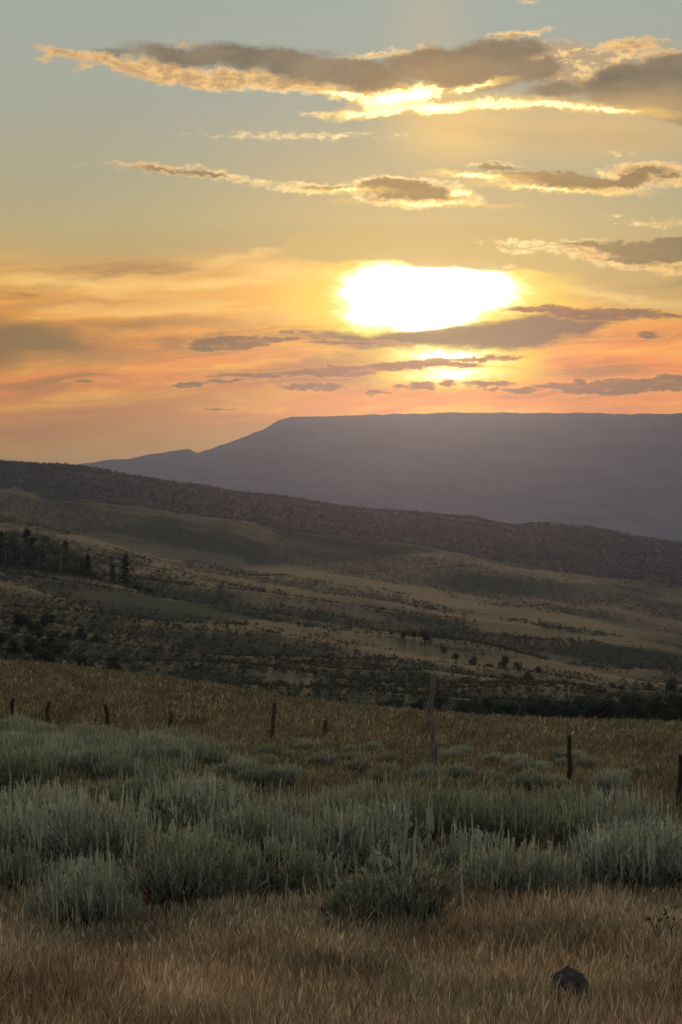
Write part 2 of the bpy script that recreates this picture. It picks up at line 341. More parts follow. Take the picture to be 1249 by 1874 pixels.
def height(x, y):
    x = np.atleast_1d(np.asarray(x, float)); y = np.atleast_1d(np.asarray(y, float))
    px = CX+F*x/np.maximum(y, 11.0)
    q = np.clip((px-PXS[0])/(PXS[1]-PXS[0]), 0, len(PXS)-1.001)
    j = q.astype(int); fr = q-j
    yc = np.clip(y, _Y[0], _Y[-1]-1e-3)
    i = np.clip(np.searchsorted(_Y, yc, side='right')-1, 0, len(_Y)-2)
    h = _Y[i+1]-_Y[i]; s = (yc-_Y[i])/h
    def ev(jj):
        z0, z1, m0, m1 = _Z[i, jj], _Z[i+1, jj], _m[i, jj], _m[i+1, jj]
        return (2*s**3-3*s**2+1)*z0+(s**3-2*s**2+s)*h*m0+(-2*s**3+3*s**2)*z1+(s**3-s**2)*h*m1
    z = ev(j)*(1-fr)+ev(np.minimum(j+1, len(PXS)-1))*fr
    # roughness whose size follows the distance (hollows, benches, gullies)
    am = np.interp(y, [-100, 5, 20, 60, 150, 500, 1500, 3000, 6000, 8000, 8690, 8760, 12000], [0.02, 0.04, 0.10, 0.2, 0.35, 0.8, 2.0, 7.0, 18, 22, 3.0, 3.0, 3])
    sc_ = np.interp(y, [0, 20, 60, 150, 500, 1500, 3000, 8000], [1.5, 3, 8, 22, 60, 160, 260, 520])
    zone = 0.0
    for lo, s0 in ((0, 3.0), (40, 9.0), (120, 30.0), (420, 80.0), (1200, 190.0), (3000, 420.0)):
        pass
    bench = np.interp(y, [150, 260, 500, 1600, 1800], [0, 1, 1, 1, 0])
    z = z + bench*np.interp(y, [200, 1600], [2.6, 11.0])*(1-np.abs(fbm((x*0.35+y*0.18)/np.interp(y, [200, 1600], [34, 120]), (y-x*0.35)/np.interp(y, [200, 1600], [40, 130]), 3, 130))*3.2)*0.8
    fm = np.clip((y-6400)/900, 0, 1)*np.clip((8640-y)/260, 0, 1)
    z = z - fm*26*np.abs(fbm(x/330+0.5*fbm(x/900, y/900, 2, 301), y/2600, 4, 300))
    z = z + np.where(y > 8550, 5.0*fbm(x/45, y/300, 4, 310)*np.clip((9200-y)/600, 0, 1), 0)
    z = z + am*(0.6*fbm(x/14.0, y/14.0, 4, 3)*np.clip(1.5-y/200, 0, 1) + 0.8*fbm(x/70.0, y/110.0, 5, 9)*np.clip(y/200, 0, 1)
                + 0.9*fbm(x/420.0, y/700.0, 5, 5)*np.clip(y/3000, 0, 1))
    return z
def H(x, y): return float(height(x, y)[0])
def atpx(px, Y):
    x = (px-CX)/F*Y
    return x, Y, H(x, Y)

def make_mesh(name, verts, tris, attrs=None, smooth=False, quads=False):
    me = bpy.data.meshes.new(name)
    nv, nf = len(verts), len(tris); k = tris.shape[1]
    me.vertices.add(nv); me.vertices.foreach_set('co', np.ascontiguousarray(verts, np.float32).ravel())
    me.loops.add(nf*k); me.loops.foreach_set('vertex_index', np.ascontiguousarray(tris, np.int32).ravel())
    me.polygons.add(nf); me.polygons.foreach_set('loop_start', np.arange(0, nf*k, k, dtype=np.int32))
    if smooth: me.polygons.foreach_set('use_smooth', np.ones(nf, bool))
    me.update(calc_edges=True)
    for an, av in (attrs or {}).items():
        a = me.attributes.new(an, 'FLOAT', 'POINT'); a.data.foreach_set('value', np.ascontiguousarray(av, np.float32))
    return me
def link(name, me, mat=None, parent=None):
    o = bpy.data.objects.new(name, me); col.objects.link(o)
    if mat: 
        if not me.materials: me.materials.append(mat)
    if parent: o.parent = parent
    return o

# ------------------------------------------------------------------ cover of the slopes: 1 = dark brush, 0 = dry grass, with light on the crests painted in
def E(px, py, cx, cy, rx, ry, a=0.0):
    c, s = math.cos(math.radians(a)), math.sin(math.radians(a))
    dx_, dy_ = px-cx, py-cy
    u, v = (dx_*c+dy_*s)/rx, (-dx_*s+dy_*c)/ry
    return np.clip(1.25-np.sqrt(u*u+v*v), 0, 1)/1.25
SL = 9.5   # the benches run down to the right by about this angle
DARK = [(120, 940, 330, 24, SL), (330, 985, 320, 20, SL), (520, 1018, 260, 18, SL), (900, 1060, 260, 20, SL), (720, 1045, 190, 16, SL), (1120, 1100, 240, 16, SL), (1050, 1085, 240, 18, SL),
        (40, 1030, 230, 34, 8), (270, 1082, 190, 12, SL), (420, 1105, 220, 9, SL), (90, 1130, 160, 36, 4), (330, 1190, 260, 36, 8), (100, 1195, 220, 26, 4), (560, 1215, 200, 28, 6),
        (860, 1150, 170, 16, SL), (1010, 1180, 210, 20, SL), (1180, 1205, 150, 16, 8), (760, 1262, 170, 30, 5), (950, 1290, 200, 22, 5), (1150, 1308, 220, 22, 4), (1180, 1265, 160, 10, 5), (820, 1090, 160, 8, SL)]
CREST_LIGHT = [(300, 1012, 360, 5, SL), (760, 1084, 330, 7, SL), (1050, 1140, 280, 9, SL), (700, 1110, 320, 9, SL), (160, 1066, 220, 7, SL), (420, 1128, 260, 7, SL), (800, 1190, 260, 7, 7), (1000, 1222, 300, 7, 6),
        (1040, 1158, 250, 6, SL), (800, 1020, 200, 4, SL), (1100, 1062, 200, 4, 8)]  # light along the bench crests, painted in as paler cover
def cover(x, y, z):
    yy = np.maximum(y, 5.0)
    px = CX+F*x/yy; py = CY-F*z/yy
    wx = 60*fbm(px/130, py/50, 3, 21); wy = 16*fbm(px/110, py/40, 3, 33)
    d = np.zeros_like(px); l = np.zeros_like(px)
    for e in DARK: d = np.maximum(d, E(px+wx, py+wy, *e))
    for e in CREST_LIGHT: l = np.maximum(l, E(px+wx*0.6, py+wy*0.4, *e))
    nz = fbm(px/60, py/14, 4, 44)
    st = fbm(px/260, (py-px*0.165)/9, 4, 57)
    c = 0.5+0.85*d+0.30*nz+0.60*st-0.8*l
    c = np.where(y > 1250, np.maximum(c, np.clip((y-1250)/500, 0, 1)*0.85+0.2*nz), c)
    c = np.where(y > 1900, 1.0-0.2*nz, c)
    return np.clip(c, 0, 1)

# grid
rows = np.concatenate([np.linspace(-120, 6, 24)[:-1], np.exp(np.linspace(math.log(6), math.log(150), 230))[:-1],
                       np.exp(np.linspace(math.log(150), math.log(3300), 420))[:-1], np.linspace(3300, 8200, 120)[:-1], np.linspace(8200, 8800, 70)[:-1], np.linspace(8800, 12000, 14)])
cols = np.concatenate([np.linspace(-0.6, -0.2, 60)[:-1], np.linspace(-0.2, 0.2, 420)[:-1], np.linspace(0.2, 0.6, 60)])
R, S = np.meshgrid(rows, cols, indexing='ij')
X = S*(np.maximum(R, 0)+38)
Zg = height(X.ravel(), R.ravel())
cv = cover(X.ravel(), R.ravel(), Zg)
nr, nc = R.shape
idx = np.arange(nr*nc).reshape(nr, nc)
def patch(name, r0, r1, mat):
    sub = idx[r0:r1+1]
    a = sub[:-1, :-1].ravel(); b = sub[:-1, 1:].ravel(); c_ = sub[1:, 1:].ravel(); d_ = sub[1:, :-1].ravel()
    q = np.stack([a, b, c_, d_], 1)
    off = sub[0, 0]
    vs = np.stack([X.ravel(), R.ravel(), Zg], 1)[sub.ravel()]
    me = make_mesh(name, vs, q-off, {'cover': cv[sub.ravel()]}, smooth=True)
    return link(name, me, mat)

def mat_new(name):
    m = bpy.data.materials.new(name); m.use_nodes = True
    m.node_tree.nodes.clear()
    N = NT(m.node_tree)
    out = N.new('ShaderNodeOutputMaterial')
    return m, N, out
def attr(N, name):
    a = N.new('ShaderNodeAttribute'); a.attribute_name = name; return a.outputs['Fac']

def ground_mat():
    m, N, out = mat_new('hillside_cover')
    geo = N.new('ShaderNodeNewGeometry'); pos = geo.outputs['Position']
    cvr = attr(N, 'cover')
    n1 = N.noise(pos, 0.35, 6, 0.65); n2 = N.noise(pos, 0.045, 6, 0.6); n3 = N.noise(pos, 2.5, 5, 0.7)
    n4 = N.noise(pos, 0.008, 5, 0.55)
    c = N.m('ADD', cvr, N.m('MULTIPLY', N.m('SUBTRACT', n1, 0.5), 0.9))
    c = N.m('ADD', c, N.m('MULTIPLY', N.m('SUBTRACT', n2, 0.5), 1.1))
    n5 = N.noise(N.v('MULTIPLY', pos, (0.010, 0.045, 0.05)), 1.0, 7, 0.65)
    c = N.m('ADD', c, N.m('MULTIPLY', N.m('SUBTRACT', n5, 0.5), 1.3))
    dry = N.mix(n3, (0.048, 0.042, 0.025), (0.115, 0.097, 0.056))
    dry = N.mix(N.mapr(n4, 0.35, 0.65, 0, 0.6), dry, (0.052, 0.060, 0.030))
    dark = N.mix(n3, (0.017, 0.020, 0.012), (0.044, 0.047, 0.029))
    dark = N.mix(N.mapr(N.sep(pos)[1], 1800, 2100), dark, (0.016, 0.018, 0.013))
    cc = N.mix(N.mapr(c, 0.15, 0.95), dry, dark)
    bs = N.new('ShaderNodeBsdfPrincipled'); N.put(bs, 'Base Color', cc); bs.inputs['Roughness'].default_value = 1.0
    bs.inputs['Specular IOR Level'].default_value = 0.05
    bp = N.new('ShaderNodeBump'); bp.inputs['Strength'].default_value = 1.0; bp.inputs['Distance'].default_value = 1.2
    N.put(bp, 'Height', n1); N.t.links.new(bp.outputs[0], bs.inputs['Normal'])
    N.t.links.new(bs.outputs[0], out.inputs[0])
    return m
def soil_mat():
    m, N, out = mat_new('grassland_soil')
    pos = N.new('ShaderNodeNewGeometry').outputs['Position']
    n3 = N.noise(pos, 6.0, 6, 0.7); n1 = N.noise(pos, 0.5, 4, 0.6)
    cc = N.mix(n3, (0.018, 0.014, 0.010), (0.075, 0.056, 0.034))
    cc = N.mix(N.mapr(n1, 0.4, 0.7), cc, (0.10, 0.085, 0.05))
    bs = N.new('ShaderNodeBsdfPrincipled'); N.put(bs, 'Base Color', cc); bs.inputs['Roughness'].default_value = 1.0
    bs.inputs['Specular IOR Level'].default_value = 0.05
    bp = N.new('ShaderNodeBump'); bp.inputs['Strength'].default_value = 1.0; bp.inputs['Distance'].default_value = 0.08
    N.put(bp, 'Height', n3); N.t.links.new(bp.outputs[0], bs.inputs['Normal'])
    N.t.links.new(bs.outputs[0], out.inputs[0])
    return m
def mesa_mat():
    m, N, out = mat_new('mesa_slopes')
    pos = N.new('ShaderNodeNewGeometry').outputs['Position']
    n1 = N.noise(N.v('MULTIPLY', pos, (1, 1, 3)), 0.004, 8, 0.65); n2 = N.noise(pos, 0.03, 6, 0.65)
    cc = N.mix(N.mapr(n1, 0.38, 0.62), (0.06, 0.063, 0.056), (0.100, 0.095, 0.084))
    cc = N.mix(N.mapr(n2, 0.5, 0.7, 0, 0.5), cc, (0.03, 0.035, 0.03))
    bs = N.new('ShaderNodeBsdfPrincipled'); N.put(bs, 'Base Color', cc); bs.inputs['Roughness'].default_value = 1.0
    bs.inputs['Specular IOR Level'].default_value = 0.05
    N.t.links.new(bs.outputs[0], out.inputs[0])
    return m
M_ground, M_soil, M_mesa = ground_mat(), soil_mat(), mesa_mat()
def rowat(y): return int(np.argmin(np.abs(rows-y)))
r150, r1800, r3300 = rowat(100), rowat(1900), rowat(4300)
tag(patch('ground', 0, r150, M_soil), kind='structure')
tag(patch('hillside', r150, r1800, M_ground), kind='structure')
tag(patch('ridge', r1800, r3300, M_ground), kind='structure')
tag(patch('mesa', r3300, len(rows)-1, M_mesa), kind='structure')

# ------------------------------------------------------------------ plants: materials
def leaf_mat(name, stops, rough=0.75, trans=0.25, hue_noise=None, alt=None, objrnd=0.0):
    m, N, out = mat_new(name)
    r = attr(N, 'rnd')
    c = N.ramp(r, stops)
    pos = N.new('ShaderNodeNewGeometry').outputs['Position']
    if alt:
        nn = N.noise(pos, hue_noise, 3, 0.5)
        c = N.mix(N.mapr(nn, 0.42, 0.62, 0, 0.75), c, N.ramp(r, alt))
    if objrnd:
        oi = N.new('ShaderNodeObjectInfo').outputs['Random']
        hs = N.new('ShaderNodeHueSaturation'); N.put(hs, 'Color', c)
        N.put(hs, 'Value', N.mapr(oi, 0, 1, 1-objrnd, 1+objrnd, False)); N.put(hs, 'Saturation', N.mapr(oi, 0, 1, 1.15, 0.8, False))
        c = hs.outputs[0]
    d = N.new('ShaderNodeBsdfDiffuse'); N.put(d, 0, c)
    tr = N.new('ShaderNodeBsdfTranslucent'); N.put(tr, 0, c)
    mx = N.new('ShaderNodeMixShader'); mx.inputs[0].default_value = trans
    N.t.links.new(d.outputs[0], mx.inputs[1]); N.t.links.new(tr.outputs[0], mx.inputs[2])
    N.t.links.new(mx.outputs[0], out.inputs[0])
    return m
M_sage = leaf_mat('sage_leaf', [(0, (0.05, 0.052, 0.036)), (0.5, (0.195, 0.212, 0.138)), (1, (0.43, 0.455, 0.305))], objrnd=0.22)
M_spike = leaf_mat('sage_flower_spike', [(0, (0.13, 0.145, 0.10)), (0.5, (0.30, 0.32, 0.21)), (1, (0.50, 0.52, 0.36))], objrnd=0.2)
M_stem = leaf_mat('sage_wood', [(0, (0.03, 0.022, 0.016)), (1, (0.09, 0.07, 0.055))], trans=0.0)
M_brown = leaf_mat('cheatgrass', [(0, (0.055, 0.042, 0.026)), (0.5, (0.30, 0.215, 0.120)), (1, (0.70, 0.55, 0.34))], trans=0.3,
                   hue_noise=0.55, alt=[(0, (0.045, 0.044, 0.028)), (0.5, (0.22, 0.190, 0.115)), (1, (0.58, 0.49, 0.31))])
M_tan = leaf_mat('wild_rye', [(0, (0.045, 0.047, 0.026)), (0.5, (0.14, 0.128, 0.070)), (1, (0.40, 0.345, 0.20))], trans=0.3,
                 hue_noise=0.16, alt=[(0, (0.045, 0.038, 0.022)), (0.5, (0.14, 0.112, 0.062)), (1, (0.36, 0.28, 0.16))])
M_scrub = leaf_mat('scrub_leaf', [(0, (0.026, 0.030, 0.018)), (0.5, (0.050, 0.054, 0.033)), (1, (0.095, 0.092, 0.058))], trans=0.15)
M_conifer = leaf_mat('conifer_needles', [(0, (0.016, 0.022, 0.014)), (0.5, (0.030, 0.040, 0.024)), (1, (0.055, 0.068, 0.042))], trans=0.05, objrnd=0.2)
M_aspen = leaf_mat('aspen_leaf', [(0, (0.035, 0.045, 0.025)), (0.5, (0.065, 0.078, 0.042)), (1, (0.11, 0.12, 0.07))], trans=0.2, objrnd=0.2)
M_bark = leaf_mat('pale_bark', [(0, (0.16, 0.145, 0.12)), (1, (0.30, 0.28, 0.24))], trans=0.0)
M_darkbark = leaf_mat('dark_bark', [(0, (0.035, 0.028, 0.022)), (1, (0.08, 0.065, 0.05))], trans=0.0)

# ------------------------------------------------------------------ ribbons
def ribbons(base, tip_dir, length, prof, bend, width, rnd, face=None, ts=(0, .4, .75, 1.0)):
    """vectorised tapered ribbons: base (n,3), tip_dir (n,3), prof widths per level; returns verts, tris, rnd"""
    nb = len(base); k = len(ts)
    if face is None:
        a = RNG.random(nb)*math.pi*2
        face = np.stack([np.cos(a), np.sin(a), np.zeros(nb)], 1)
    V_ = []
    for i, t_ in enumerate(ts):
        c = base+tip_dir*(length*t_)[:, None]+bend*(length*t_*t_)[:, None]
        if i == k-1:
            V_.append(c); continue
        wd = (width*prof[i])[:, None]*face*0.5
        if True: V_.append(c-wd); V_.append(c+wd)
    V_ = np.stack(V_, 1)          # nb, 2k-1, 3
    pv = 2*k-1
    tr = []
    for i in range(k-2):
        a, b, c, d = 2*i, 2*i+1, 2*i+3, 2*i+2
        tr += [(a, b, c), (a, c, d)]
    tr.append((2*(k-2), 2*(k-2)+1, pv-1))
    tr = np.array(tr)
    T = (tr[None]+(np.arange(nb)*pv)[:, None, None]).reshape(-1, 3)
    return V_.reshape(-1, 3), T, np.repeat(rnd, pv)

def merge(parts):
    vs, ts, rs = [], [], []; o = 0
    for v_, t_, r_ in parts:
        vs.append(v_); ts.append(t_+o); rs.append(r_); o += len(v_)
    return np.concatenate(vs), np.concatenate(ts), np.concatenate(rs)

# near ground position sampler with density falling with distance
def scatter(nn, y0, y1, half=0.25, pad=4.0):
    y = np.exp(RNG.uniform(math.log(y0), math.log(y1), nn))
    x = RNG.uniform(-1, 1, nn)*(half*y+pad)
    return x, y

# ------------------------------------------------------------------ dry grass in the foreground (uncountable)
def tuft_jitter(x, y, size):
    return x+RNG.normal(0, size, len(x)), y+RNG.normal(0, size, len(x))
def grass(name, label, nn, y0, y1, hmin, hmax, mat, headw, keep=None, wk=0.00042, w0=0.0035, lean=0.22, clump=7, wind=(0.10, 0.0)):
    nt = nn//clump
    tx, ty = scatter(nt, y0, y1)
    if keep is not None:
        k_ = keep(tx, ty) > RNG.random(nt); tx, ty = tx[k_], ty[k_]; nt = len(tx)
    th = RNG.uniform(0.6, 1.0, nt)
    x = np.repeat(tx, clump); y = np.repeat(ty, clump); hh = np.repeat(th, clump)
    nb = len(x)
    x, y = tuft_jitter(x, y, 0.03+0.0018*y)
    z = height(x, y)-0.02
    hpatch = 0.85+0.45*fbm(x/0.9, y/1.8, 3, 60)
    Lh = RNG.uniform(hmin, hmax, nb)*hh*hpatch
    tl = np.repeat(RNG.normal(0, lean*0.45, (nt, 2)), clump, 0)
    dirv = np.stack([RNG.normal(0, lean, nb)+wind[0]+tl[:, 0], RNG.normal(0, lean, nb)+wind[1]+tl[:, 1], np.ones(nb)], 1); dirv /= np.linalg.norm(dirv, axis=1)[:, None]
    bend = np.stack([RNG.normal(0, 0.16, nb)+wind[0], RNG.normal(0, 0.16, nb), -np.abs(RNG.normal(0, 0.10, nb))], 1)
    wd = np.maximum(w0, wk*y)*RNG.uniform(0.7, 1.3, nb)
    head = np.where(RNG.random(nb) < 0.55, headw, 0.55)
    rnd = np.clip(RNG.beta(1.6, 2.4, nb)*0.7+np.repeat(RNG.normal(0, .1, nt), clump)+0.34*fbm(x/0.8, y/1.6, 3, 71)+0.19, 0, 1)
    a = RNG.random(nb)*math.pi*2
    face = np.stack([np.cos(a), np.sin(a), np.zeros(nb)], 1)
    v_, t_, r_ = ribbons(np.stack([x, y, z], 1), dirv, Lh, [np.ones(nb), np.full(nb, 0.8), head, None], bend, wd, rnd, face, ts=(0, .55, .82, 1.0)) if True else None
    me = make_mesh(name, v_, t_, {'rnd': r_})
    return tag(link(name, me, mat), label, 'grass', kind='stuff')

# where the photo shows bare gaps between bushes etc. (sage amount, 0..1) as function of ground spot
def sage_amount(x, y):
    px = CX+F*x/y
    ymax = np.interp(px, [-200, 0, 330, 420, 520, 640, 720, 1300], [74, 72, 62, 46, 34, 32, 26, 25.5])
    y0_ = 16.3+2.2*fbm(px/170, px*0+3.3, 2, 205)
    a = np.clip((y-y0_)/1.0, 0, 1)*np.clip((ymax-y)/4, 0, 1)
    return np.clip(a+np.where((px > 350) & (y < 56) & (y >= ymax-4), 0.16, 0), 0, 1)*np.where((px > 1190) & (px < 1290) & (y > 22), 0, 1)

# ------------------------------------------------------------------ sagebrush variants
def sage_variant(k, dens=1.0, spiky=1.0):
    rw, rh = 0.62+0.1*RNG.random(), 0.50+0.10*RNG.random()
    parts = []
    # lobes
    nl = 5
    lob = [(0, 0, 1.0)]+[(0.34*math.cos(a), 0.34*math.sin(a), RNG.uniform(0.55, 0.85)) for a in RNG.uniform(0, 6.28, nl)]
    nb = int(1500*dens)
    li = RNG.integers(0, len(lob), nb)
    lb = np.array(lob)[li]
    th = RNG.uniform(0, 2*math.pi, nb); cz_ = RNG.uniform(0.22, 1.0, nb)**0.9
    sr = np.sqrt(1-cz_**2)
    rad = RNG.uniform(0.72, 1.0, nb)**0.7
    p = np.stack([lb[:, 0]+np.cos(th)*sr*rad*rw*0.68*lb[:, 2], lb[:, 1]+np.sin(th)*sr*rad*rw*0.68*lb[:, 2], 0.04+cz_*rad*rh*lb[:, 2]], 1)
    out = np.stack([np.cos(th)*sr, np.sin(th)*sr, cz_], 1)
    d = out*0.55+np.array([0, 0, 0.75])+RNG.normal(0, 0.25, (nb, 3)); d /= np.linalg.norm(d, axis=1)[:, None]
    rn = np.clip(0.15+0.55*(p[:, 2]/rh)+RNG.normal(0, 0.16, nb), 0, 1)  # low leaves darker: dead twigs, and under-bush shade put into the colour
    ln = RNG.uniform(0.05, 0.12, nb)
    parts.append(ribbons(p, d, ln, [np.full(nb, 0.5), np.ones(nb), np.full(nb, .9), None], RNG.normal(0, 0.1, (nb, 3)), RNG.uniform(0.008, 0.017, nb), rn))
    # leafy twigs on the spurs: more short leaves clustered
    nb2 = int(3200*dens)
    src = RNG.integers(0, nb, nb2)
    p2 = p[src]+d[src]*(ln[src]*RNG.uniform(0.1, 1.0, nb2))[:, None]
    d2 = d[src]*0.5+RNG.normal(0, 0.6, (nb2, 3)); d2[:, 2] += 0.35; d2 /= np.linalg.norm(d2, axis=1)[:, None]
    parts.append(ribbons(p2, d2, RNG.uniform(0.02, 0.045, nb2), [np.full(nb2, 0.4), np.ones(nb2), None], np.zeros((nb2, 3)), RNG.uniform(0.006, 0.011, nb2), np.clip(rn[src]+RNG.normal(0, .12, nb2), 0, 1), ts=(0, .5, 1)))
    foliage = merge(parts)
    # upright flower spikes
    ns = int(95*spiky)
    th = RNG.uniform(0, 2*math.pi, ns); r = np.sqrt(RNG.random(ns))*rw*0.95
    bx_, by_ = np.cos(th)*r, np.sin(th)*r
    top = 0.04+rh*np.sqrt(np.clip(1-(r/(rw*1.05))**2, 0.02, 1))*0.92
    sb = np.stack([bx_, by_, top-0.06], 1)
    sd_ = np.stack([bx_*0.16+RNG.normal(0, .05, ns), by_*0.16+RNG.normal(0, .05, ns), np.ones(ns)], 1); sd_ /= np.linalg.norm(sd_, axis=1)[:, None]
    sl = RNG.uniform(0.10, 0.31, ns)*np.where(RNG.random(ns) < 0.3, 1.15, 0.9)
    sp = []
    srn = np.clip(RNG.normal(0.72, 0.14, ns), 0, 1)
    for ang in (0, 1.05, 2.1):
        fc = np.tile(np.array([math.cos(ang), math.sin(ang), 0]), (ns, 1))
        sp.append(ribbons(sb, sd_, sl, [np.full(ns, .25), np.full(ns, .9), np.full(ns, .8), np.full(ns, .45), None], np.zeros((ns, 3)), RNG.uniform(0.013, 0.022, ns), srn, fc, ts=(0, .3, .6, .85, 1)))
    # small leaves along the spike give it a ragged edge
    nb3 = ns*9
    s3 = RNG.integers(0, ns, nb3); tt = RNG.uniform(0.15, 0.95, nb3)
    p3 = sb[s3]+sd_[s3]*(sl[s3]*tt)[:, None]
    d3 = RNG.normal(0, 0.6, (nb3, 3)); d3[:, 2] = np.abs(d3[:, 2])+0.7; d3 /= np.linalg.norm(d3, axis=1)[:, None]
    sp.append(ribbons(p3, d3, RNG.uniform(0.018, 0.04, nb3), [np.full(nb3, .5), np.ones(nb3), None], np.zeros((nb3, 3)), RNG.uniform(0.005, 0.009, nb3), np.clip(srn[s3]+RNG.normal(0, .1, nb3), 0, 1), ts=(0, .5, 1)))
    spikes = merge(sp)
    # woody stems
    nw = 60
    th = RNG.uniform(0, 2*math.pi, nw)
    wb = np.stack([np.cos(th)*0.05, np.sin(th)*0.05, np.full(nw, -0.06)], 1)
    wdv = np.stack([np.cos(th)*RNG.uniform(.3, 1, nw), np.sin(th)*RNG.uniform(.3, 1, nw), np.ones(nw)], 1); wdv /= np.linalg.norm(wdv, axis=1)[:, None]
    wp = []
    for ang in (0, 1.57):
        fc = np.tile(np.array([math.cos(ang), math.sin(ang), 0]), (nw, 1))
        wp.append(ribbons(wb, wdv, RNG.uniform(.35, .55, nw), [np.ones(nw), np.full(nw, .7), np.full(nw, .5), None], np.zeros((nw, 3)), np.full(nw, 0.022), RNG.random(nw), fc))
    wood = merge(wp)
    nleaf = len(foliage[1])
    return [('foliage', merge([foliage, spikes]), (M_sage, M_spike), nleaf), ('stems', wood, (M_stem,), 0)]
SAGE = []
for k in range(6):
    vr = []
    for nm, (v_, t_, r_), mts, nleaf in sage_variant(k, 1.0, (0.7, 1.2, 0.4, 1.0, 0.6, 0.25)[k]):
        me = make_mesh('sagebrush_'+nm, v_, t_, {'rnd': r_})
        for mt in mts: me.materials.append(mt)
        if nleaf:
            mi = np.zeros(len(t_), np.int32); mi[nleaf:] = 1; me.polygons.foreach_set('material_index', mi)
        vr.append((nm, me))
    SAGE.append(vr)
def sagebrush(x, y, s, sz, rot, var, label, group='sagebrush bushes across the meadow'):
    root = bpy.data.objects.new('sagebrush', None); col.objects.link(root)
    root.location = (x, y, H(x, y)); root.rotation_euler = (random.uniform(-.05, .05), random.uniform(-.05, .05), rot); root.scale = (s, s, sz)
    root.empty_display_size = 0.2
    tag(root, label, 'sagebrush', group)
    for nm, me in SAGE[var]:
        o = bpy.data.objects.new(nm, me); col.objects.link(o); o.parent = root
    return root

# the big bushes the photo singles out: (px, base py, width px, depth, label)
BIG = [
 (760, 1575, 23, 1.2, 2, 'broad dark-bottomed sagebrush in the centre right, below the tall weathered post'),
 (680, 1545, 24.5, 1.0, 0, 'rounded sagebrush just left of centre-right shadow, below and left of the tall weathered post'),
 (845, 1560, 24.5, 1.0, 1, 'spiked sagebrush between the tall post and the short post on the right'),
 (930, 1600, 22.5, 1.15, 3, 'tall spiked sagebrush standing over the black shadow gap right of centre'),
 (1040, 1545, 24.5, 1.0, 1, 'grey-green sagebrush below the short post on the right'),
 (1125, 1560, 23.5, 1.0, 3, 'wide spiked sagebrush left of the dark post at the right edge'),
 (1232, 1545, 24, 0.45, 0, 'sagebrush at the foot of the dark post at the right edge'),
 (1190, 1665, 18.6, 1.15, 1, 'big pale spiked sagebrush in the lower right corner of the brush'),
 (1110, 1650, 19.3, 0.9, 3, 'pale spiked sagebrush just left of the biggest lower right bush'),
 (1260, 1650, 19.2, 1.0, 4, 'sagebrush cut off by the right edge, low above the brown grass'),
 (950, 1680, 17.8, 0.95, 4, 'low sagebrush at the edge of the brown grass, right of centre'),
 (700, 1640, 20, 1.2, 1, 'pale spiked sagebrush in the middle, nearest the brown grass'),
 (610, 1650, 19.5, 1.05, 3, 'spiked sagebrush left of centre, nearest the brown grass'),
 (470, 1640, 20, 1.15, 0, 'spiky sagebrush in the lower middle left of the brush'),
 (60, 1640, 20, 1.25, 3, 'large spiked sagebrush in the lower left corner over dark shade'),
 (170, 1650, 19.6, 1.15, 0, 'rounded sagebrush over dark shade, second from the left edge at the brown grass'),
 (30, 1500, 30, 1.2, 1, 'spiked sagebrush at the left edge halfway up the brush'),
 (270, 1540, 26, 1.1, 4, 'sagebrush left of centre beside a dark hollow'),
 (340, 1650, 19.4, 0.8, 3, 'small spiked sagebrush at the brown grass left of the middle'),
 (1075, 1590, 22.5, 0.9, 5, 'low dark sagebrush between the pale lower right bushes and the short post'),
]
placed = []
for px, py, Y, s, var, lab in BIG:
    x = (px-CX)/F*Y
    sagebrush(x, Y, s*0.95, s*random.uniform(0.9, 1.05), random.uniform(0, 6.28), var, lab)
    placed.append((x, Y, s*0.5))
tries = 0; cnt = 0
while cnt < 235 and tries < 12000:
    tries += 1
    Y = math.exp(random.uniform(math.log(14.6), math.log(76)))
    x = random.uniform(-1, 1)*(0.225*Y+1.2)
    if random.random() > float(sage_amount(np.array([x]), np.array([Y]))[0]): continue
    if vnoise(np.array([x/2.6]), np.array([Y/5.0]), 91)[0] < 0.0 and Y < 34: continue
    s = random.uniform(0.65, 1.2)*(0.85 if Y > 40 else 1)*(0.6 if (x/Y*F+CX > 380 and Y > 27) else 1)
    if any((x-a)**2+((Y-b)*(0.42 if Y < 34 else 0.6))**2 < (0.55*(s*0.5+c))**2*2.3 for a, b, c in placed): continue
    placed.append((x, Y, s*0.5))
    px = CX+F*x/Y
    third = 'left' if px < 416 else ('middle' if px < 832 else 'right')
    far = 'farther' if Y > 36 else 'nearer'
    lab = 'grey-green sagebrush among others in the %s %s part of the brush' % (far, third)
    sagebrush(x, Y, s, s*random.uniform(0.8, 1.05), random.uniform(0, 6.28), random.choice([0, 1, 2, 3, 4, 5]), lab, 'sagebrush bushes in the %s %s brush' % (far, third))
    cnt += 1
print('sage', cnt, tries)

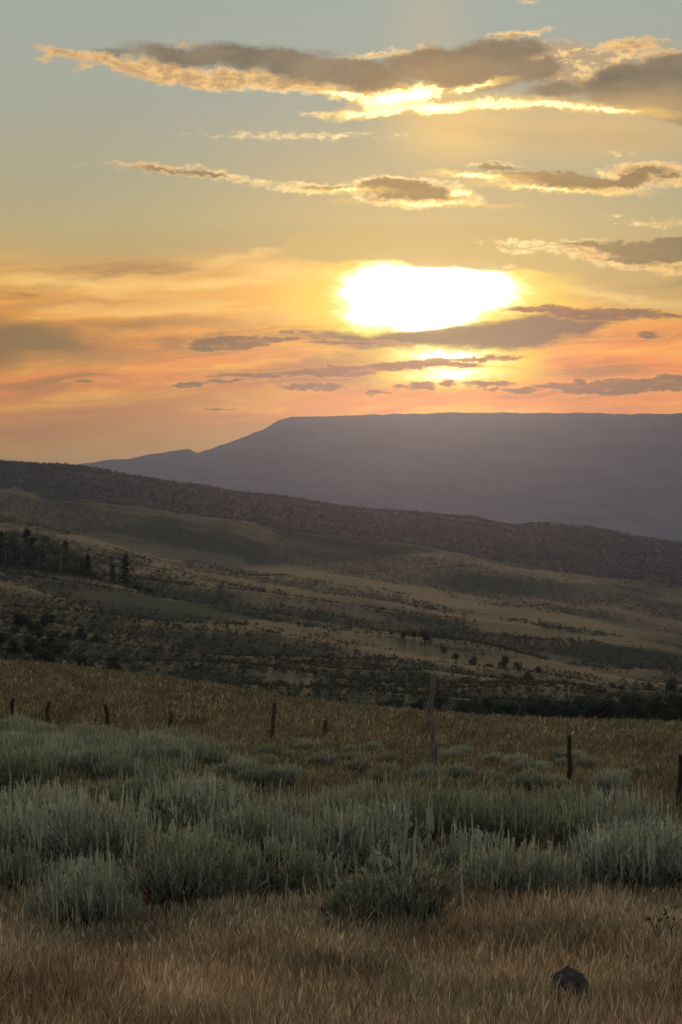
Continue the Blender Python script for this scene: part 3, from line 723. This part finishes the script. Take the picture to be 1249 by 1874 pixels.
# ------------------------------------------------------------------ grasses
ROCK_Y = 11.75
def near_rock(x, y):
    rx_ = (1047-CX)/F*ROCK_Y
    return np.where(((x-rx_)/.2)**2+((y-(ROCK_Y-.35))/.5)**2 < 1, .10, 1.0)
grass('dry_grass', 'brown dry grass with bushy seed heads along the bottom of the meadow', 560000, 8.0, 23.0, 0.14, 0.34, M_brown, 3.2,
      keep=lambda x, y: np.clip((22-y)/5.5, 0, 1)*near_rock(x, y), clump=6, wk=0.00019, w0=0.0016, lean=0.14, wind=(0.02, 0))
grass('meadow_grass', 'olive and brown grass growing between the sagebrush', 210000, 17.0, 88.0, 0.15, 0.40, M_tan, 2.0, wk=0.00030, wind=(0.03, 0),
      keep=lambda x, y: np.where(y < 34, 0.6, 1.0))
grass('hill_grass', 'tan feathery tall grass on the crest behind the fence posts', 130000, 80.0, 178.0, 0.3, 0.75, M_tan, 2.2, wk=0.00032, lean=0.25, wind=(0.1, 0))

# ------------------------------------------------------------------ scrub dotted over the far slopes (uncountable)
def scrub(name, label, nn, y0, y1, size0, size1, cthr, mat, k=16, tall=1.0, cat='scrub', half=0.23):
    y = np.exp(RNG.uniform(math.log(y0), math.log(y1), nn)); x = RNG.uniform(-1, 1, nn)*half*y
    z = height(x, y); c = cover(x, y, z)
    kk = (c+0.25*fbm(x/9, y/14, 3, 80)) > RNG.uniform(cthr, cthr+0.55, nn)
    x, y, z = x[kk], y[kk], z[kk]; nn = len(x)
    s = RNG.uniform(size0, size1, nn)*(0.7+0.6*RNG.random(nn)**3)*np.interp(y, [y0, y1], [1, 1.25])
    X_ = np.repeat(np.stack([x, y, z], 1), k, 0); S_ = np.repeat(s, k)
    off = RNG.normal(0, 0.42, (nn*k, 3)); off[:, 2] = np.abs(off[:, 2])*tall
    b = X_+off*S_[:, None]
    d = RNG.normal(0, .5, (nn*k, 3)); d[:, 2] = np.abs(d[:, 2])+0.5; d /= np.linalg.norm(d, axis=1)[:, None]
    rn = np.clip(np.repeat(RNG.random(nn), k)*0.6+RNG.random(nn*k)*0.4, 0, 1)
    v_, t_, r_ = ribbons(b, d, S_*RNG.uniform(0.35, 0.7, nn*k), [np.full(nn*k, .7), np.ones(nn*k), None], np.zeros((nn*k, 3)), S_*RNG.uniform(.25, .5, nn*k), rn, ts=(0, .5, 1))
    print(name, nn)
    return tag(link(name, make_mesh(name, v_, t_, {'rnd': r_}), mat), label, cat, kind='stuff')
scrub('hillside_scrub', 'low dark scrub dotted over the rolling slopes', 42000, 170, 560, 0.16, 0.45, 0.22, M_scrub)
scrub('hillside_brush', 'dark brush covering the hollows of the farther slopes', 80000, 480, 1900, 0.35, 0.95, 0.22, M_scrub, k=9)
M_woods = leaf_mat('far_woods', [(0, (0.012, 0.014, 0.010)), (1, (0.020, 0.023, 0.016))], trans=0.1)
scrub('ridge_woods', 'dark wood covering the long ridge below the mesa', 50000, 1700, 3150, 0.9, 2.0, 0.35, M_woods, k=10, tall=1.2, cat='woods')

# ------------------------------------------------------------------ trees
def cards(p, size, rnd, tilt=0.8):
    nb = len(p); d = RNG.normal(0, 1, (nb, 3)); d /= np.linalg.norm(d, axis=1)[:, None]
    f_ = RNG.normal(0, 1, (nb, 3)); f_ -= d*(f_*d).sum(1)[:, None]; f_ /= np.linalg.norm(f_, axis=1)[:, None]
    return ribbons(p-d*size[:, None]*0.5, d, size, [np.full(nb, .6), np.ones(nb), None], np.zeros((nb, 3)), size*0.7, rnd, f_, ts=(0, .5, 1))
def tube_branches(segs):
    """segs: (p0,p1,r0,r1) tapered six-sided"""
    vs, ts = [], []
    for p0, p1, r0, r1 in segs:
        p0, p1 = Vector(p0), Vector(p1); dd = (p1-p0).normalized(); a = dd.orthogonal().normalized(); b = dd.cross(a)
        o = len(vs)
        for p, r in ((p0, r0), (p1, r1)):
            for i in range(6):
                q = i*math.pi/3; vs.append(tuple(p+a*math.cos(q)*r+b*math.sin(q)*r))
        for i in range(6):
            j = (i+1) % 6
            ts += [(o+i, o+j, o+6+j), (o+i, o+6+j, o+6+i)]
    return np.array(vs), np.array(ts), RNG.random(len(vs))
def conifer_variant():     # unit height 1
    pts = []; r = []
    nbr = 70
    for i in range(nbr):
        h = 0.10+0.88*(i/nbr)**0.9; L_ = (0.20*(1-h)**0.8+0.015)*RNG.uniform(0.6, 1.25); th = RNG.uniform(0, 6.28)
        for q in np.linspace(0.15, 1, 14):
            pts.append((math.cos(th)*L_*q+RNG.normal(0, .012), math.sin(th)*L_*q+RNG.normal(0, .012), h-0.06*q*(1-h)+RNG.normal(0, .012)))
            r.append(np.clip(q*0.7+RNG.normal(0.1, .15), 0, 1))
    p = np.array(pts)
    crown = cards(p, RNG.uniform(.025, .06, len(p)), np.array(r))
    trunk = tube_branches([((0, 0, -.03), (0, 0, .5), .016, .01), ((0, 0, .5), (0, 0, .96), .01, .003)])
    return crown, trunk, M_conifer, M_darkbark
def aspen_variant():
    segs = [((0, 0, -.03), (.01, 0, .45), .013, .009), ((.01, 0, .45), (.0, .01, .9), .009, .003)]
    pts = []
    for i in range(16):
        h = RNG.uniform(.28, .95); th = RNG.uniform(0, 6.28); L_ = RNG.uniform(.06, .17)*(1.2-abs(h-.6)*1.4)
        e = (math.cos(th)*L_, math.sin(th)*L_, h+L_*.6); segs.append(((0, 0, h-.03), e, .005, .002))
        c = np.array(e); pts.append(c+RNG.normal(0, .042, (70, 3)))
    p = np.concatenate(pts)
    crown = cards(p, RNG.uniform(.014, .034, len(p)), RNG.random(len(p)))
    return crown, tube_branches(segs), M_aspen, M_bark
def juniper_variant():
    segs = [((0, 0, -.05), (.03, .02, .3), .05, .035)]
    pts = []
    for i in range(15):
        th = RNG.uniform(0, 6.28); e = np.array([math.cos(th)*RNG.uniform(.05, .42), math.sin(th)*RNG.uniform(.05, .42), RNG.uniform(.2, .82)])
        segs.append(((.02, .01, .15), tuple(e), .022, .006)); pts.append(e+RNG.normal(0, .085, (80, 3)))
    p = np.concatenate(pts); p[:, 2] = np.abs(p[:, 2])
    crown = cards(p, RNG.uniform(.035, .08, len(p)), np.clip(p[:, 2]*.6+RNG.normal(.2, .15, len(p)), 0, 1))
    return crown, tube_branches(segs), M_conifer, M_darkbark
TV = {}
for nm, fn, cnt_ in (('conifer_tree', conifer_variant, 4), ('aspen_tree', aspen_variant, 3), ('juniper_shrub', juniper_variant, 5)):
    TV[nm] = []
    for k in range(cnt_):
        cr, tr_, m1, m2 = fn()
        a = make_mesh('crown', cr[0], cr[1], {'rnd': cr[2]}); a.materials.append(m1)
        b = make_mesh('trunk', tr_[0], tr_[1], {'rnd': tr_[2]}); b.materials.append(m2)
        TV[nm].append((a, b))
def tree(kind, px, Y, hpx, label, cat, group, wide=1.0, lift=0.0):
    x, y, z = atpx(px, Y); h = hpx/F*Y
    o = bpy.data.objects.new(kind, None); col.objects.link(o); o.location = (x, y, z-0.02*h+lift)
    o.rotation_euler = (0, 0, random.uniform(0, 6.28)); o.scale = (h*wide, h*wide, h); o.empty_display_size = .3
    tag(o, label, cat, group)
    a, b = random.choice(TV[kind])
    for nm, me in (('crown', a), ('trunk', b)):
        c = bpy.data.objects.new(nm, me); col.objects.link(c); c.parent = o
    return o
# grove on the left bench
g1 = 'trees of the grove on the left slope'
for px, Y, h in [(-18, 560, 72), (2, 552, 84), (24, 575, 74), (50, 578, 86), (60, 552, 84), (78, 566, 70), (150, 552, 56), (160, 556, 66), (120, 575, 78)]:
    tree('conifer_tree', px, Y, h*0.88, 'dark narrow conifer in the grove at the left edge', 'conifer', g1, wide=random.uniform(1.2, 1.8))
for px, Y, h in [(-5, 545, 66), (10, 545, 72), (22, 545, 60), (32, 549, 78), (42, 545, 66), (54, 545, 60), (70, 545, 62), (84, 550, 76), (96, 546, 66), (104, 556, 80), (112, 544, 66), (122, 548, 60), (134, 556, 74), (146, 546, 50), (128, 545, 50), (90, 575, 80), (16, 560, 84), (66, 570, 78)]:
    tree('aspen_tree', px, Y, h*.9, 'greyish broadleaf tree with a pale trunk in the left grove', 'tree', 'broadleaf trees of the left grove', wide=random.uniform(1.2, 1.7))
for px, Y, h in [(0, 540, 26), (22, 541, 22), (48, 540, 28), (75, 541, 24), (100, 541, 26), (126, 541, 22), (150, 541, 26), (168, 544, 24)]:
    tree('juniper_shrub', px, Y, h, 'low dark bush along the foot of the left grove', 'bush', 'bushes along the foot of the left grove', wide=random.uniform(1.1, 1.5))
tree('conifer_tree', 230, 560, 68, 'tall dark conifer right of the left grove, tallest of the small pair', 'conifer', None, 1.25)
tree('conifer_tree', 207, 556, 46, 'short dark conifer beside the taller one right of the grove', 'conifer', None, 1.2)
tree('juniper_shrub', 250, 566, 22, 'low dark bush at the right foot of the tall conifer', 'bush', None, 1.4)
tree('juniper_shrub', 180, 556, 20, 'low dark bush between the left grove and the conifer pair', 'bush', None, 1.5)
tree('juniper_shrub', 272, 575, 16, 'small bush farthest right of the conifer pair', 'bush', None, 1.6)
tree('juniper_shrub', 533, 515, 28, 'lone dark bush on the open grass bench left of centre', 'bush', None, .95)
tree('juniper_shrub', 478, 700, 18, 'tiny dark bush on the bench up and left of the lone bush', 'bush', None, 1.0)
# dark brush at lower left behind the crest
g2 = 'dark bushes behind the crest at the lower left'
for i in range(26):
    px = random.uniform(-30, 200); Y = random.uniform(225, 330)
    tree('juniper_shrub', px, Y, random.uniform(20, 40)*250/Y, 'dark bush in the thicket behind the crest at the lower left', 'bush', g2, random.uniform(.9, 1.3))
tree('juniper_shrub', 205, 228, 46, 'dark upright bush at the right end of the lower left thicket', 'bush', None, .85)
tree('juniper_shrub', 150, 232, 34, 'rounded dark bush just left of the upright one in the lower left', 'bush', None, .95)
# bushes dotted on the right slope
for px, Y, h in [(716, 470, 14), (738, 450, 16), (757, 455, 18), (778, 450, 30), (812, 440, 18), (835, 430, 20), (866, 420, 24), (895, 410, 18), (925, 400, 34), (948, 395, 24), (968, 380, 36), (1002, 372, 20), (1035, 365, 38), (1062, 372, 26), (1092, 380, 22), (1120, 400, 16), (1078, 360, 24), (985, 400, 18)]:
    tree('juniper_shrub', px, Y, h*.85, 'dark bush dotted on the slope right of centre', 'bush', 'bushes dotted over the right slope', random.uniform(.8, 1.1))
tree('juniper_shrub', 1228, 420, 42, 'largest dark bush at the right edge of the slope', 'bush', None, .9)
tree('juniper_shrub', 1190, 415, 24, 'rounded dark bush left of the largest one at the right edge', 'bush', None, 1.0)
tree('juniper_shrub', 1248, 410, 30, 'dark bush cut by the right edge of the picture on the slope', 'bush', None, 1.1)
# dense row behind the crest on the right
px = 690
while px < 1290:
    Y = random.uniform(196, 222); h = np.interp(px, [690, 800, 850, 1249], [20, 32, 46, 52])*random.uniform(.75, 1.15)
    tree('juniper_shrub', px, Y, float(h)*.95, 'dark bush in the dense row behind the grassy crest on the right', 'bush', 'row of bushes behind the right crest', random.uniform(.9, 1.25))
    px += random.uniform(9, 20)

# ------------------------------------------------------------------ posts
def wood_mat(name, a, b, sc_=9.0):
    m, N, out = mat_new(name)
    tc = N.new('ShaderNodeTexCoord').outputs['Object']
    q = N.v('MULTIPLY', tc, (sc_*4, sc_*4, sc_*0.35))
    n1 = N.noise(q, 1.0, 6, 0.65); n2 = N.noise(tc, 3.0, 4, .6)
    c = N.mix(N.mapr(n1, .35, .68), a, b); c = N.mix(N.mapr(n2, .5, .75, 0, .6), c, tuple(v*.45 for v in a))
    bs = N.new('ShaderNodeBsdfPrincipled'); N.put(bs, 'Base Color', c); bs.inputs['Roughness'].default_value = .95; bs.inputs['Specular IOR Level'].default_value = .1
    bp = N.new('ShaderNodeBump'); bp.inputs['Strength'].default_value = .8; bp.inputs['Distance'].default_value = .02
    N.put(bp, 'Height', n1); N.t.links.new(bp.outputs[0], bs.inputs['Normal']); N.t.links.new(bs.outputs[0], out.inputs[0])
    return m
M_grey = wood_mat('weathered_wood', (0.085, 0.067, 0.056), (0.21, 0.17, 0.145))
M_dkwood = wood_mat('dark_wood', (0.018, 0.015, 0.013), (0.055, 0.045, 0.038))
M_rust = wood_mat('rusty_wood', (0.05, 0.024, 0.014), (0.12, 0.06, 0.035))
def gnarled(name, height_, r0, mat, seed, knots=(), sides=14, rings=40, wob=0.02, split=0.0):
    vs = []; 
    for i in range(rings+1):
        t_ = i/rings; z = -0.35+(height_+0.35)*t_
        cx = wob*math.sin(t_*5+seed)+wob*.6*math.sin(t_*13+seed*2); cy = wob*math.cos(t_*6+seed*1.3)
        r = r0*(1.08-0.30*t_)
        for kz, ks, kw in knots: r *= 1+ks*math.exp(-((z-kz)/kw)**2)
        for j in range(sides):
            a = j/sides*2*math.pi
            rr = r*(1+0.22*mnoise.noise(Vector((math.cos(a)*1.6+seed, math.sin(a)*1.6, z*2.2)))+0.10*mnoise.noise(Vector((math.cos(a)*5, math.sin(a)*5+seed, z*9))))
            vs.append((cx+math.cos(a)*rr, cy+math.sin(a)*rr, z+(0.06*mnoise.noise(Vector((math.cos(a)*2, math.sin(a)*2, seed))) if i == rings else 0)))
    q = []
    for i in range(rings):
        for j in range(sides):
            k2 = (j+1) % sides
            q.append((i*sides+j, i*sides+k2, (i+1)*sides+k2, (i+1)*sides+j))
    top = len(vs); vs.append((cx, cy, height_-0.02))
    tri = [(rings*sides+j, rings*sides+(j+1) % sides, top, top) for j in range(sides)]
    me = bpy.data.meshes.new(name); me.from_pydata(vs, [], q+[t[:3] for t in tri]); me.update()
    for p_ in me.polygons: p_.use_smooth = True
    me.materials.append(mat)
    return me
def post(px, pybot, pytop, Y, wpx, mat, label, seed, tilt=0.0, knots=(), name='fence_post', cat='fence post', group='fence posts along the meadow', wob=.012):
    x, y, z = atpx(px, Y)
    ztop = (CY-pytop)/F*Y
    h = ztop-z
    r = max(wpx/F*Y*.56, .02)
    o = link(name, gnarled(name, h, r, mat, seed, knots, wob=wob)); o.location = (x, y, z); o.rotation_euler = (0, math.radians(tilt), 0)
    tag(o, label, cat, group)
    return o
p = post(793, 1410, 1230, 39, 11, M_grey, 'tall crooked grey weathered post right of centre, tallest of all the posts', 1.3, 0.0, ((1.05, .45, .07), (1.75, .18, .12), (.55, .22, .1)), wob=.03)
post(1245, 1500, 1382, 29, 9, M_dkwood, 'dark thick post cut by the right edge of the photo', 2.1, 0.4)
post(1044, 1440, 1345, 37.5, 8, M_dkwood, 'short dark post leaning left, between the tall post and the right edge', 3.7, -3.0, wob=.02)
post(497, 1358, 1285, 66, 7.5, M_rust, 'reddish brown post left of centre, leaning right, against the brown crest', 4.4, 4.5, wob=.015)
post(198, 1352, 1288, 72, 7, M_dkwood, 'dark leaning post third of the posts from the left edge', 5.2, -5.0, wob=.02)
post(20, 1336, 1278, 76, 7, M_dkwood, 'dark post nearest the left edge', 6.6, 5.0)
post(88, 1350, 1283, 72, 7, M_rust, 'faint brown crooked post second from the left edge', 7.1, 3.0, wob=.04)
post(314, 1362, 1302, 70, 7, M_rust, 'faint brown post between the dark leaning post and the reddish post', 8.3, -2.0, wob=.03)
post(595, 1352, 1318, 74, 8, M_rust, 'short stubby brown post midway between the reddish post and the tall post', 9.9, 0)

# ------------------------------------------------------------------ rock in the grass
def rock():
    import bmesh
    bm = bmesh.new(); bmesh.ops.create_icosphere(bm, subdivisions=5, radius=1.0)
    for v_ in bm.verts:
        c = v_.co.copy()
        # faceted wedge: steep left, sloping shoulder to the right
        for nx, ny, nz, dd in ((-.85, -.1, .5, .62), (.55, -.2, .8, .52), (.1, -.95, .25, .62), (.95, 0, .2, .82), (0, .9, .4, .7), (-.2, -.5, .85, .66), (-.6, -.75, 0, .72), (.6, -.7, .3, .66)):
            nn = Vector((nx, ny, nz)).normalized(); t_ = c.dot(nn)
            if t_ > dd: c -= nn*(t_-dd)*.72
        c += c.normalized()*(.16*mnoise.noise(c*1.9)+.08*mnoise.noise(c*5)+.035*mnoise.noise(c*13))
        v_.co = Vector((c.x*1.0, c.y*.8, c.z*.95))
    me = bpy.data.meshes.new('rock'); bm.to_mesh(me); bm.free()
    for p_ in me.polygons: p_.use_smooth = True
    m, N, out = mat_new('rock_stone')
    tc = N.new('ShaderNodeTexCoord').outputs['Object']
    n1 = N.noise(tc, 3.0, 8, .65); n2 = N.noise(tc, 11.0, 6, .7)
    c = N.mix(N.mapr(n1, .38, .62), (.035, .027, .026), (.12, .09, .084)); c = N.mix(N.mapr(n2, .58, .7, 0, .6), c, (.17, .14, .12))
    bs = N.new('ShaderNodeBsdfPrincipled'); N.put(bs, 'Base Color', c); bs.inputs['Roughness'].default_value = .9
    bp = N.new('ShaderNodeBump'); bp.inputs['Distance'].default_value = .08; N.put(bp, 'Height', n2); N.t.links.new(bp.outputs[0], bs.inputs['Normal'])
    N.t.links.new(bs.outputs[0], out.inputs[0]); me.materials.append(m)
    return me
x, y, z = atpx(1047, ROCK_Y)
o = link('rock', rock()); o.location = (x, y, z+.12); o.scale = (.15, .12, .14); o.rotation_euler = (0.1, 0.12, .5)
tag(o, 'dark purplish brown rock poking out of the dry grass at the lower right', 'rock')

# ------------------------------------------------------------------ dried weeds with dark seed heads
def weed(px, Y, h, seed, label):
    rng = random.Random(seed); x, y, z = atpx(px, Y)
    segs = []; heads = []
    p = Vector((0, 0, -.02)); q = Vector((rng.uniform(-.02, .02), 0, h*.55)); segs.append((tuple(p), tuple(q), .0035, .003))
    for i in range(6):
        e = q+Vector((rng.uniform(-.09, .09), rng.uniform(-.07, .07), h*rng.uniform(.12, .45))); segs.append((tuple(q*rng.uniform(.75, 1)), tuple(e), .0025, .0015)); heads.append(e)
    v_, t_, r_ = tube_branches(segs)
    root = bpy.data.objects.new('dried_weed', None); col.objects.link(root); root.location = (x, y, z); root.empty_display_size = .1
    tag(root, label, 'weed', 'dried weeds in the brown grass')
    link('stem', make_mesh('weed_stem', v_, t_, {'rnd': r_}), M_darkbark, root)
    for e in heads:
        hp = np.array(e)+RNG.normal(0, .007, (16, 3))
        v_, t_, r_ = cards(hp, RNG.uniform(.008, .015, len(hp)), RNG.random(len(hp))*.5)
        link('seed_head', make_mesh('weed_head', v_, t_, {'rnd': r_}), M_darkbark, root)
weed(1208, 14.0, .34, 3, 'dark dried weed with round seed heads in the grass near the right edge')
weed(1228, 14.6, .32, 5, 'dried weed closest to the right edge, just behind the other one')

# ------------------------------------------------------------------ air
zlow = float(Zg.min())-1.0
xm = 0.6*12038+60
bv = [(sx*xm, yy, zz) for sx in (-1, 1) for yy in (-130, HAZE_FAR) for zz in (zlow, HAZE_TOP)]
# keep the far wall of the box beyond the land that can be seen
me = bpy.data.meshes.new('haze'); bv = [(-xm, -130, zlow), (xm, -130, zlow), (xm, 12100, zlow), (-xm, 12100, zlow), (-xm, -130, HAZE_TOP), (xm, -130, HAZE_TOP), (xm, 12100, HAZE_TOP), (-xm, 12100, HAZE_TOP)]
me.from_pydata(bv, [], [(0, 3, 2, 1), (4, 5, 6, 7), (0, 1, 5, 4), (1, 2, 6, 5), (2, 3, 7, 6), (3, 0, 4, 7)]); me.update()
m, N, out = mat_new('haze_air')
pv = N.new('ShaderNodeVolumePrincipled'); pv.inputs['Color'].default_value = (0.32, 0.365, 0.55, 1); pv.inputs['Density'].default_value = HAZE_D; pv.inputs['Anisotropy'].default_value = 0.0
pw = N.new('ShaderNodeVolumePrincipled'); pw.inputs['Color'].default_value = (0.95, 0.9, 0.8, 1); pw.inputs['Density'].default_value = 0.0000034; pw.inputs['Anisotropy'].default_value = 0.9
ad = N.new('ShaderNodeAddShader'); N.t.links.new(pv.outputs[0], ad.inputs[0]); N.t.links.new(pw.outputs[0], ad.inputs[1])
N.t.links.new(ad.outputs[0], out.inputs['Volume'])
o = link('haze', me, m); tag(o, 'thin bluish evening haze in front of the mesa', 'haze', kind='stuff')

# ------------------------------------------------------------------ render settings
sc.view_settings.view_transform = 'Standard'; sc.view_settings.look = 'None'; sc.view_settings.exposure = 0; sc.view_settings.gamma = 1
sc.render.engine = 'CYCLES'
sc.cycles.use_denoising = True
sc.cycles.max_bounces = 5; sc.cycles.diffuse_bounces = 3; sc.cycles.volume_bounces = 0; sc.cycles.transmission_bounces = 3
sc.cycles.use_adaptive_sampling = True; sc.cycles.adaptive_threshold = 0.015
sc.cycles.caustics_reflective = False; sc.cycles.caustics_refractive = False
